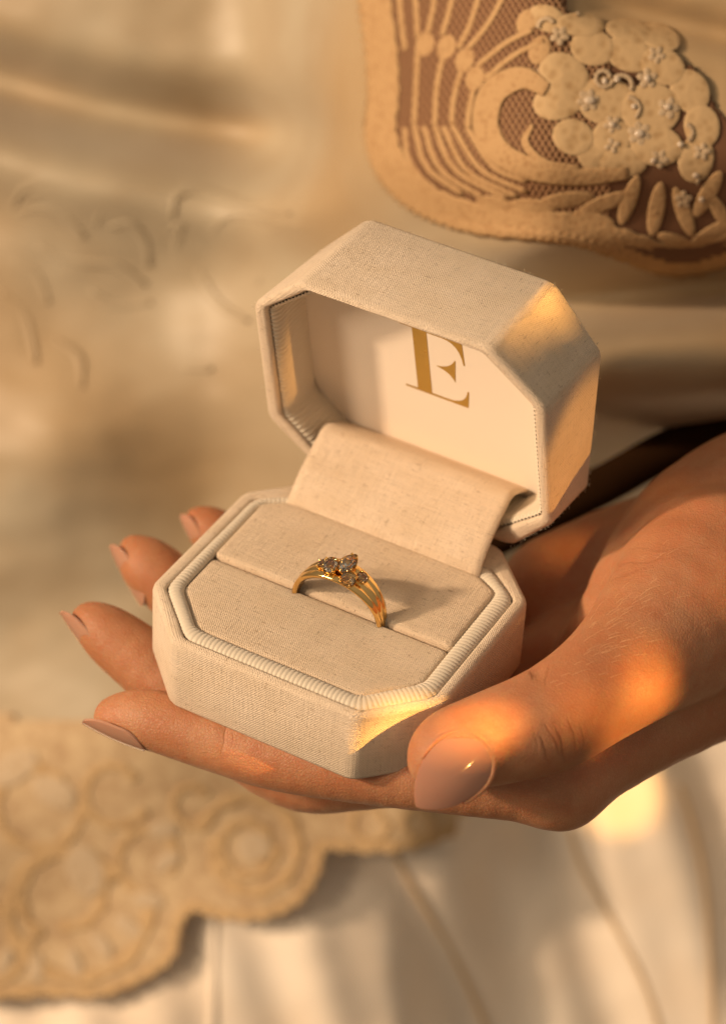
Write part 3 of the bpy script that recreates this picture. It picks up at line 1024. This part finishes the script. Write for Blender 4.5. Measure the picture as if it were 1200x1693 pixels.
def satin(name, a, b, rough=0.38, spec=0.5, extra=None):
    k = NT(name)
    g = k.n('ShaderNodeTexCoord').outputs['Object']
    n1 = k.noise(g, 26, 3, 0.55)
    n2 = k.noise(g, 9, 2)
    c = k.mix(k.ramp(n1, [(0.38, (0, 0, 0)), (0.62, (1, 1, 1))]), a, b)
    if extra: c = k.mix(k.ramp(n2, [(0.45, (0, 0, 0)), (0.62, (0.7, 0.7, 0.7))]), c, extra)
    w = k.noise(k.mapping(g, (900, 900, 5200)), 1.0, 2)
    return k.set(color=c, rough=rough, spec=spec, sheen=0.15, normal=k.bump(w, 0.00003, 0.5))
M_SATIN = satin('golden_lit_satin', (0.47, 0.40, 0.285), (0.42, 0.33, 0.215), 0.46, 0.4, (0.44, 0.28, 0.125))  # orange tone: warm coloured light put into the satin as random patches
M_SKIRT = satin('white_cotton', (0.90, 0.80, 0.67), (0.88, 0.75, 0.60), 0.8, 0.2)


def lace_mat(name, a, b, rough=0.8, sc=900):
    k = NT(name)
    g = k.n('ShaderNodeTexCoord').outputs['Object']
    v = k.n('ShaderNodeTexVoronoi', {'Scale': sc}); k.t.links.new(g, v.inputs['Vector'])
    n = k.noise(g, 320, 3)
    h = k.math('ADD', v.outputs['Distance'], n)
    c = k.mix(k.ramp(h, [(0.5, (0, 0, 0)), (1.1, (1, 1, 1))]), b, a)
    return k.set(color=c, rough=rough, spec=0.2, normal=k.bump(h, 0.00012, 0.8))
M_LACE = lace_mat('beige_lace_thread', (0.50, 0.32, 0.16), (0.38, 0.22, 0.10))
M_LACE2 = lace_mat('pale_lace_thread', (0.56, 0.39, 0.21), (0.42, 0.27, 0.13), sc=500)
M_LACE3 = lace_mat('cream_lace_leaf', (0.56, 0.44, 0.30), (0.46, 0.34, 0.21), sc=600)
k = NT('mottled_lace_ground')
_g = k.n('ShaderNodeTexCoord').outputs['Object']
_n = k.noise(_g, 210, 4, 0.7)
M_HEM = k.set(color=k.mix(k.ramp(_n, [(0.40, (0, 0, 0)), (0.60, (1, 1, 1))]), (0.46, 0.32, 0.185), (0.59, 0.445, 0.27)), rough=0.85, normal=k.bump(_n, 0.0004, 0.6))
M_EMB = lace_mat('ivory_embroidery', (0.52, 0.39, 0.25), (0.36, 0.25, 0.14), 0.6, 1300)
k = NT('brown_net_ground')
M_NETBG = k.set(color=k.mix(k.noise(k.n('ShaderNodeTexCoord').outputs['Object'], 60, 3), (0.12, 0.052, 0.022), (0.17, 0.075, 0.033)), rough=0.8)
k = NT('net_thread'); M_NET = k.set(color=(0.42, 0.24, 0.12), rough=0.8)
k = NT('pearl_bead'); M_BEAD = k.set(color=(0.60, 0.48, 0.35), rough=0.3, coat=1.0, coat_r=0.05)
k = NT('gap_shade'); M_DARK = k.set(color=(0.03, 0.014, 0.006), rough=1.0, spec=0.0)  # colour of the shade in the gap behind the wrist, painted on a band

def on(u, v, lift, Df=satinD):
    return at(u, v, float(Df(np.float64(u), np.float64(v))) - lift)

def crm(pts, sub=8):
    P = np.array(pts, float)
    if len(P) == 2: return np.array([P[0] + (P[1] - P[0]) * t for t in np.linspace(0, 1, sub)])
    return np.array(spline(P, sub))

def flatcord(pts, width, lift, height, Df=satinD, bumpy=0.0, sub=8, bpitch=1.0):
    """a raised band of lace following a curve (u, v [, width factor]) on the cloth"""
    P = crm(pts, sub)
    wf = P[:, 2] if P.shape[1] > 2 else np.ones(len(P))
    rings = []
    n = 10
    for i in range(len(P)):
        a, b = P[max(0, i - 1), :2], P[min(len(P) - 1, i + 1), :2]
        t = (b - a) / (np.linalg.norm(b - a) + 1e-9); nn = np.array([-t[1], t[0]])
        w = width * wf[i] / 2 * (1 + bumpy * math.sin(i * bpitch))
        ring = []
        for s in range(n):
            an = 2 * math.pi * s / n
            q = P[i, :2] + nn * w * math.cos(an)
            c = P[i, :2]
            base_ = on(q[0], q[1], lift + height * (0.5 + 0.5 * math.sin(an)), Df)
            ring.append(base_)
        rings.append(np.array(ring))
    return loft(rings, True, True)

def petal(cx, cy, rx, ry, rot, lift, h, Df=satinD, n=18, notch=0.0, lobes=0):
    V = []; F = []
    rr = [0.0, 0.45, 0.8, 0.95, 1.0]
    cr, sr = math.cos(math.radians(rot)), math.sin(math.radians(rot))
    for k_, f in enumerate(rr):
        for i in range(n):
            a = 2 * math.pi * i / n
            m_ = 1 - notch * abs(math.sin(a * lobes / 2)) if lobes else 1
            x, y = rx * f * math.cos(a) * m_, ry * f * math.sin(a) * m_
            hh = h * (1, 0.92, 0.75, 0.45, 0.0)[k_]
            V.append(on(cx + x * cr - y * sr, cy + x * sr + y * cr, lift + hh, Df))
    for k_ in range(len(rr) - 1):
        for i in range(n):
            j = (i + 1) % n
            F.append((k_ * n + i, k_ * n + j, (k_ + 1) * n + j, (k_ + 1) * n + i))
    return np.array(V), F

def join(parts):
    V = []; F = []; o = 0
    for v, f in parts:
        V.append(np.asarray(v)); F += [tuple(i + o for i in q) for q in f]; o += len(v)
    return np.concatenate(V), F

def part(name, vf, mat, par, stuff=False):
    o = mesh(name, vf[0], vf[1], mat, par)
    if stuff: o['kind'] = 'stuff'
    return o

# ---- lace applique, upper right
def netD(u, v): return satinD(u, v)
BORDER = [(612, -120), (618, -20), (630, 70), (634, 150), (630, 220), (655, 285), (712, 335), (790, 362), (880, 372), (960, 382), (1040, 408), (1115, 432), (1190, 418), (1290, 360)]
region = crm(BORDER, 6).tolist() + [(1260, 250), (1185, 180), (1150, 115), (1080, 72), (1010, 50), (940, 20), (900, -120)]
applique = None
def poly_patch(name, poly, lift, mat, par, step=6, Df=satinD):
    poly = np.array(poly)
    us = np.arange(poly[:, 0].min(), poly[:, 0].max() + step, step); vs = np.arange(poly[:, 1].min(), poly[:, 1].max() + step, step)
    def inside(x, y):
        c = False; n = len(poly); j = n - 1
        for i in range(n):
            if (poly[i][1] > y) != (poly[j][1] > y) and x < (poly[j][0] - poly[i][0]) * (y - poly[i][1]) / (poly[j][1] - poly[i][1]) + poly[i][0]: c = not c
            j = i
        return c
    idx = {}; V = []; F = []
    def vid(i, j):
        if (i, j) not in idx:
            idx[(i, j)] = len(V); V.append(on(us[i], vs[j], lift, Df))
        return idx[(i, j)]
    for i in range(len(us) - 1):
        for j in range(len(vs) - 1):
            if inside(us[i] + step / 2, vs[j] + step / 2):
                F.append((vid(i, j), vid(i + 1, j), vid(i + 1, j + 1), vid(i, j + 1)))
    o = mesh(name, V, F, mat, par)
    md = o.modifiers.new('thickness', 'SOLIDIFY'); md.thickness = 0.0003
    return o, inside
applique, inside = poly_patch('lace_applique', region, 0.03, M_NETBG, dress)
# the net itself: two sets of threads crossing
def threads():
    parts_ = []
    for fam in (0, 1):
        for c in range(-60, 110):
            pts = []
            for s in range(0, 56):
                if fam == 0: u, v = 500 + c * 11.0 + s * 6, -60 + s * 10
                else: u, v = 560 + c * 11.0 - s * 6 + 120, -60 + s * 10
                if inside(u, v) and u < 1010: pts.append((u, v))
                else:
                    if len(pts) > 2: parts_.append(pts)
                    pts = []
            if len(pts) > 2: parts_.append(pts)
    out = []
    for pts in parts_:
        P = np.array([on(u, v, 0.078) for u, v in pts])
        out.append(tube(P, 0.020, 3))
    return join(out)
part('net', threads(), M_NET, applique, True)
part('lace_border', join([flatcord(BORDER, 54, 0.09, 0.04, bumpy=0.05, sub=14, bpitch=1.1), flatcord([(a - 20, b + 12) for a, b in BORDER], 15, 0.10, 0.04, bumpy=0.55, sub=30, bpitch=1.2)]), M_LACE, applique)
bars = [[(669, 82), (664, 40), (656, -40)], [(690, 62), (688, 20), (684, -40)], [(706, 55), (716, 10), (722, -40)], [(730, 58), (744, 10), (752, -40)], [(757, 80), (780, 30), (800, -40)],
        [(772, 80), (808, 36), (838, -20)], [(788, 108), (836, 70), (880, 48)], [(800, 130), (850, 90), (900, 66)],
        [(690, 82), (688, 130), (684, 205)], [(735, 80), (722, 140), (718, 208)], [(764, 110), (750, 160), (746, 205)], [(784, 140), (776, 175), (772, 212)],
        [(684, 205), (705, 275), (765, 322)], [(718, 208), (752, 280), (840, 330)], [(746, 205), (795, 280), (872, 318)], [(668, 210), (678, 270), (728, 325)], [(772, 212), (815, 275), (870, 300)], [(700, 208), (728, 280), (800, 328)], [(732, 208), (772, 282), (856, 326)]]
for b_ in bars:
    part('lace_bar', flatcord(b_, 9.5, 0.09, 0.03), M_LACE, applique)
for (x, y, r_) in ((702, 72, 17), (738, 77, 17), (768, 99, 17), (785, 129, 17), (892, 82, 20), (870, 36, 18)):
    part('lace_knot', petal(x, y, r_ * 0.9, r_ * 1.25, 20, 0.09, 0.025), M_LACE, applique)
part('lace_crescent', flatcord([(905, 148, .55), (862, 128, .9), (815, 152, 1.05), (802, 205, 1.05), (825, 252, 1.0), (880, 280, .9), (960, 292, .7), (1040, 285, .5)], 44, 0.09, 0.04), M_LACE, applique)
part('lace_crescent', flatcord([(880, 205, .3), (868, 236, .6), (900, 268, .6), (960, 278, .4)], 22, 0.09, 0.03), M_LACE, applique)
for (x, y, rx, ry, ro) in ((932, 122, 44, 34, 30), (922, 168, 42, 30, -10), (948, 226, 36, 30, 20), (985, 258, 36, 27, 40), (1012, 226, 34, 30, 0), (980, 78, 38, 30, 10), (1040, 88, 42, 30, 20), (1095, 108, 40, 30, 30),
                          (1140, 150, 38, 32, 60), (1160, 208, 36, 30, 80), (1150, 262, 40, 30, 100), (1090, 60, 36, 22, 20), (1040, 50, 40, 20, 10), (960, 40, 40, 20, 5), (905, 30, 34, 22, 20), (1000, 165, 46, 40, 0), (1075, 180, 50, 44, 0), (1085, 240, 44, 34, 10), (1030, 268, 40, 26, 0)):
    part('lace_petal', petal(x, y, rx, ry, ro, 0.09 + 0.02 * random.random(), 0.022), M_LACE2, applique)
for (x, y, rx, ry, ro) in ((1040, 330, 44, 13, -70), (1085, 345, 46, 14, -80), (1000, 335, 48, 13, -20), (935, 330, 48, 13, -8), (880, 340, 40, 12, 5), (1130, 350, 44, 13, -110), (1170, 320, 44, 14, -60), (1178, 385, 44, 13, -30), (1120, 400, 36, 12, 20), (1190, 350, 34, 12, 60), (980, 362, 38, 12, 12), (820, 336, 34, 12, 12)):
    part('lace_leaf', petal(x, y, rx, ry, ro, 0.10, 0.028), M_LACE, applique)
def curl(cx, cy, r, a0, a1, w, n=9):
    return [(cx + (r * (1 - 0.35 * i / n)) * math.cos(math.radians(a0 + (a1 - a0) * i / n)), cy + (r * (1 - 0.35 * i / n)) * math.sin(math.radians(a0 + (a1 - a0) * i / n)), w) for i in range(n + 1)]
rr = random.Random(5)
for (x, y, r_) in ((1030, 142, 20), (1130, 222, 18), (1040, 182, 22), (998, 128, 16), (1140, 300, 16), (945, 30, 16), (905, 42, 16)):
    part('embroidery', flatcord(curl(x, y, r_, rr.uniform(0, 360), rr.uniform(300, 420), 1.0), 7.5, 0.125, 0.035, sub=4, bumpy=0.25, bpitch=1.7), M_EMB, applique)
for (x, y, n_, r_) in ((972, 165, 6, 15), (1070, 129, 5, 14), (1104, 178, 5, 15), (1057, 220, 6, 16), (1012, 205, 5, 12), (1090, 262, 5, 13), (1160, 250, 5, 12), (925, 58, 5, 13), (1012, 240, 4, 11), (1085, 90, 5, 12), (1130, 330, 5, 12)):
    a0 = rr.uniform(0, 90)
    for q_ in range(n_):
        a = math.radians(a0 + 360 * q_ / n_)
        part('small_petal', petal(x + r_ * .7 * math.cos(a), y + r_ * .7 * math.sin(a), r_ * .62, r_ * .46, math.degrees(a), 0.115, 0.025, n=10), M_EMB, applique)
for (x, y, rx, ry) in ((975, 165, 15, 11), (1070, 129, 9, 11), (1104, 176, 10, 9), (1057, 220, 13, 11), (1000, 133, 8, 10), (1020, 130, 9, 9), (1012, 205, 9, 8), (1150, 290, 9, 8), (1125, 238, 9, 8), (1048, 175, 8, 8), (1160, 330, 8, 8), (1080, 265, 8, 7)):
    part('bead', petal(x, y, rx * .65, ry * .65, 0, 0.14, 0.05, n=12), M_BEAD, applique)

# ---- stitched flower outlines raised in the satin
outl = [[(20, 345), (40, 312), (95, 298), (140, 312), (165, 345), (158, 372)], [(25, 352), (70, 345), (110, 362), (140, 392)], [(35, 330), (80, 318), (120, 330), (138, 352)], [(180, 375), (215, 372), (240, 400), (245, 440)],
        [(285, 362), (290, 325), (320, 312), (370, 325), (430, 345), (480, 352)], [(278, 385), (300, 372), (292, 410), (320, 430)], [(340, 395), (380, 355), (440, 362), (505, 384)], [(325, 400), (330, 450), (360, 500), (410, 530)],
        [(440, 402), (455, 380), (500, 376), (530, 392)], [(60, 405), (110, 430), (190, 440), (240, 470)], [(150, 480), (190, 505), (250, 500)], [(0, 480), (40, 520), (60, 600)], [(350, 420), (395, 405), (430, 430), (425, 470)],
        [(20, 430), (60, 455), (80, 500)], [(250, 560), (290, 600), (350, 610)], [(90, 560), (130, 590), (135, 640)]]
for q in outl:
    nq = len(q)
    part('stitched_outline', flatcord([(a, b, 0.25 + 0.9 * math.sin(math.pi * (i_ + 0.35) / (nq - 0.3))) for i_, (a, b) in enumerate(q)], 13, -0.025, 0.06, sub=8), M_SATIN, dress)

# ---- skirt, lower part
def skirtD(u, v):
    x = u - 0.28 * (v - 1400)
    D = satinD(u, v) + 0.6 + 0.28 * np.sin(x * 0.021 + 0.6) * sstep(250, 600, u) + 0.09 * np.sin(x * 0.047 + 2.0)
    D += 0.16 * np.sin((u + 0.2 * v) * 0.009)
    return D
sheet('skirt_panel', np.arange(-450, 1700, 14), np.arange(1080, 2200, 14), skirtD, M_SKIRT, dress, wrinkle=0.07)
k = NT('seam_thread'); M_SEAM = k.set(color=(0.62, 0.46, 0.28), rough=0.8)
for q in ([(640, 1390), (690, 1480), (760, 1600), (830, 1760)], [(940, 1370), (965, 1440), (1010, 1520), (1070, 1640), (1110, 1780)], [(1125, 1300), (1155, 1400), (1172, 1520), (1182, 1780)]):
    part('seam', flatcord(q, 9, 0.0, 0.07, skirtD), M_SEAM, dress)
part('placket', flatcord([(355, 1380), (352, 1500), (350, 1800)], 14, 0.0, 0.08, skirtD), M_SKIRT, dress)

# ---- scalloped lace hem, lower left
def hemD(u, v): return satinD(u, v) - 0.06
hem_poly = [(-420, 1180), (-200, 1190), (0, 1185), (110, 1190), (240, 1200), (380, 1215), (560, 1225), (800, 1240), (752, 1372), (690, 1398), (600, 1402), (530, 1398), (522, 1440), (490, 1490), (430, 1518), (365, 1515), (318, 1500), (292, 1530), (282, 1580), (230, 1618), (160, 1645), (60, 1640), (-60, 1650), (-420, 1660)]
sheet('satin_panel', np.arange(-420, 1660, 13), np.arange(-420, 1300, 13), satinD, M_SATIN, dress, wrinkle=0.10, cut=lambda u, v: v < 1265 - 150 * sstep(800, 960, u))
hem, hin = poly_patch('lace_hem', hem_poly, 0.0, M_HEM, dress, 12, hemD)
part('hem_cord', flatcord([(752, 1372), (690, 1396), (610, 1402), (535, 1400), (522, 1440), (490, 1488), (430, 1514), (365, 1512), (318, 1500), (292, 1530), (280, 1580), (230, 1616), (160, 1642), (60, 1640), (-60, 1650)], 18, 0.05, 0.03, hemD, bumpy=0.3, sub=10, bpitch=1.3), M_LACE2, hem)
for (x, y, r_, a0, a1, w) in ((415, 1405, 92, 200, 560, 18), (410, 1400, 52, 0, 420, 14), (250, 1420, 60, 90, 400, 14), (120, 1500, 130, 0, 330, 20), (110, 1480, 80, 120, 460, 16), (60, 1330, 80, 0, 360, 16), (610, 1360, 34, 0, 360, 10), (690, 1358, 28, 0, 360, 10), (190, 1310, 60, 30, 330, 14), (320, 1330, 40, 30, 330, 12), (-40, 1550, 90, 0, 330, 16)):
    part('lace_scroll', flatcord([(p[0], p[1]) for p in curl(x, y, r_, a0, a1, 1, 12)], w, 0.045, 0.025, hemD, sub=5, bumpy=0.3), M_LACE2, hem)
for (x, y, rx, ry, ro) in ((212, 1532, 26, 13, 35), (168, 1562, 24, 12, 50), (122, 1592, 26, 12, 70), (270, 1372, 26, 14, 0), (275, 1425, 24, 13, -30), (245, 1488, 26, 13, 10), (60, 1600, 24, 12, 90), (8, 1590, 24, 12, 110), (140, 1440, 44, 30, 70), (20, 1270, 46, 26, -30), (90, 1310, 40, 24, 30), (420, 1400, 28, 24, 0)):
    part('lace_leaf', petal(x, y, rx, ry, ro, 0.07, 0.02, hemD), M_LACE3, hem)

# ---- near-black band put in as the deep shade of the gap behind the wrist
def gapD(u, v): return 59.8 + 0.0 * u
part('gap_shade_band', flatcord([(780, 905), (900, 848), (1000, 800), (1100, 745), (1200, 705), (1300, 665), (1450, 600)], 66, 0.0, 0.5, gapD), M_DARK, dress)

# ------------------------------------------------------------------ added spots that draw the golden sun patches, mostly from the right
def nv_(*a):
    a = np.array(a, float); return a / np.linalg.norm(a)
beam('gold_beam_thumb', at(955, 1165, 49.6), 62, 0.60, 0.6, d=nv_(.75, -1, .55))
beam('gold_beam_thumb_root', at(1050, 1105, 50.5), 95, 0.72, 0.6, d=nv_(1, -.75, .62))
beam('gold_beam_tip', at(735, 1225, 49.2), 8, 0.60, 0.9, d=nv_(1, -.75, .7))
beam('gold_beam_box', (2.40, 0.46, -0.55), 260, 0.62, 0.12, d=nv_(1, .05, .70))
beam('gold_beam_side', (3.0, 2.9, -0.45), 90, 0.9, 0.2, d=nv_(1, -.06, .10))
beam('gold_beam_lid', (3.0, 6.1, 2.25), 46, 1.60, 0.3, d=nv_(1, -.12, -.02), col=(1, .46, .11))
for y_, z_, r_, p_ in ((6.5, 5.04, .42, 190), (5.95, 5.10, .38, 150), (5.4, 5.14, .33, 130), (4.9, 5.14, .27, 90)):
    beam('gold_beam_corner', (1.9, y_, z_), p_, r_, 0.25, d=nv_(1, -.05, -.04))
beam('gold_beam_palm', at(905, 930, 56.0), 45, 0.6, 0.6, d=nv_(.62, 0, 1))
beam('gold_beam_skirt', at(1080, 1370, 69.0), 90, 1.2, 0.5, d=nv_(.8, -.9, .6))

# loose linen fibres along the edges of the box
def fuzz():
    R2 = random.Random(11); parts_ = []
    edges = [(LB[1], LB[2], 26), (LB[2], LB[3], 26), (LB[3], LB[4], 26), (LF[4], LF[5], 20), (LB[4], LF[4], 26), (LF[0], LF[1], 14), (LF[1], LF[2], 30), (LF[3], LF[4], 10), (LF[0], LF[7], 10)]
    cen = (LF.mean(0) + LB.mean(0)) / 2
    for a, b, n in edges:
        for i in range(n):
            p0 = a + (b - a) * R2.random()
            out = p0 - cen; out /= np.linalg.norm(out)
            d = out * R2.uniform(.4, 1) + np.array([R2.uniform(-1, 1) for _ in range(3)]) * .8
            d /= np.linalg.norm(d); L = R2.uniform(0.02, 0.07)
            side = np.cross(d, out) * R2.uniform(-.6, .6)
            p0 = p0 - out * 0.03
            P = [p0 + d * L * t + side * L * t * t for t in (0, .35, .7, 1.0)]
            parts_.append(tube(np.array(P), 0.0028, 3))
    return join(parts_)
part('loose_fibres', fuzz(), M_RIB, lid, True)
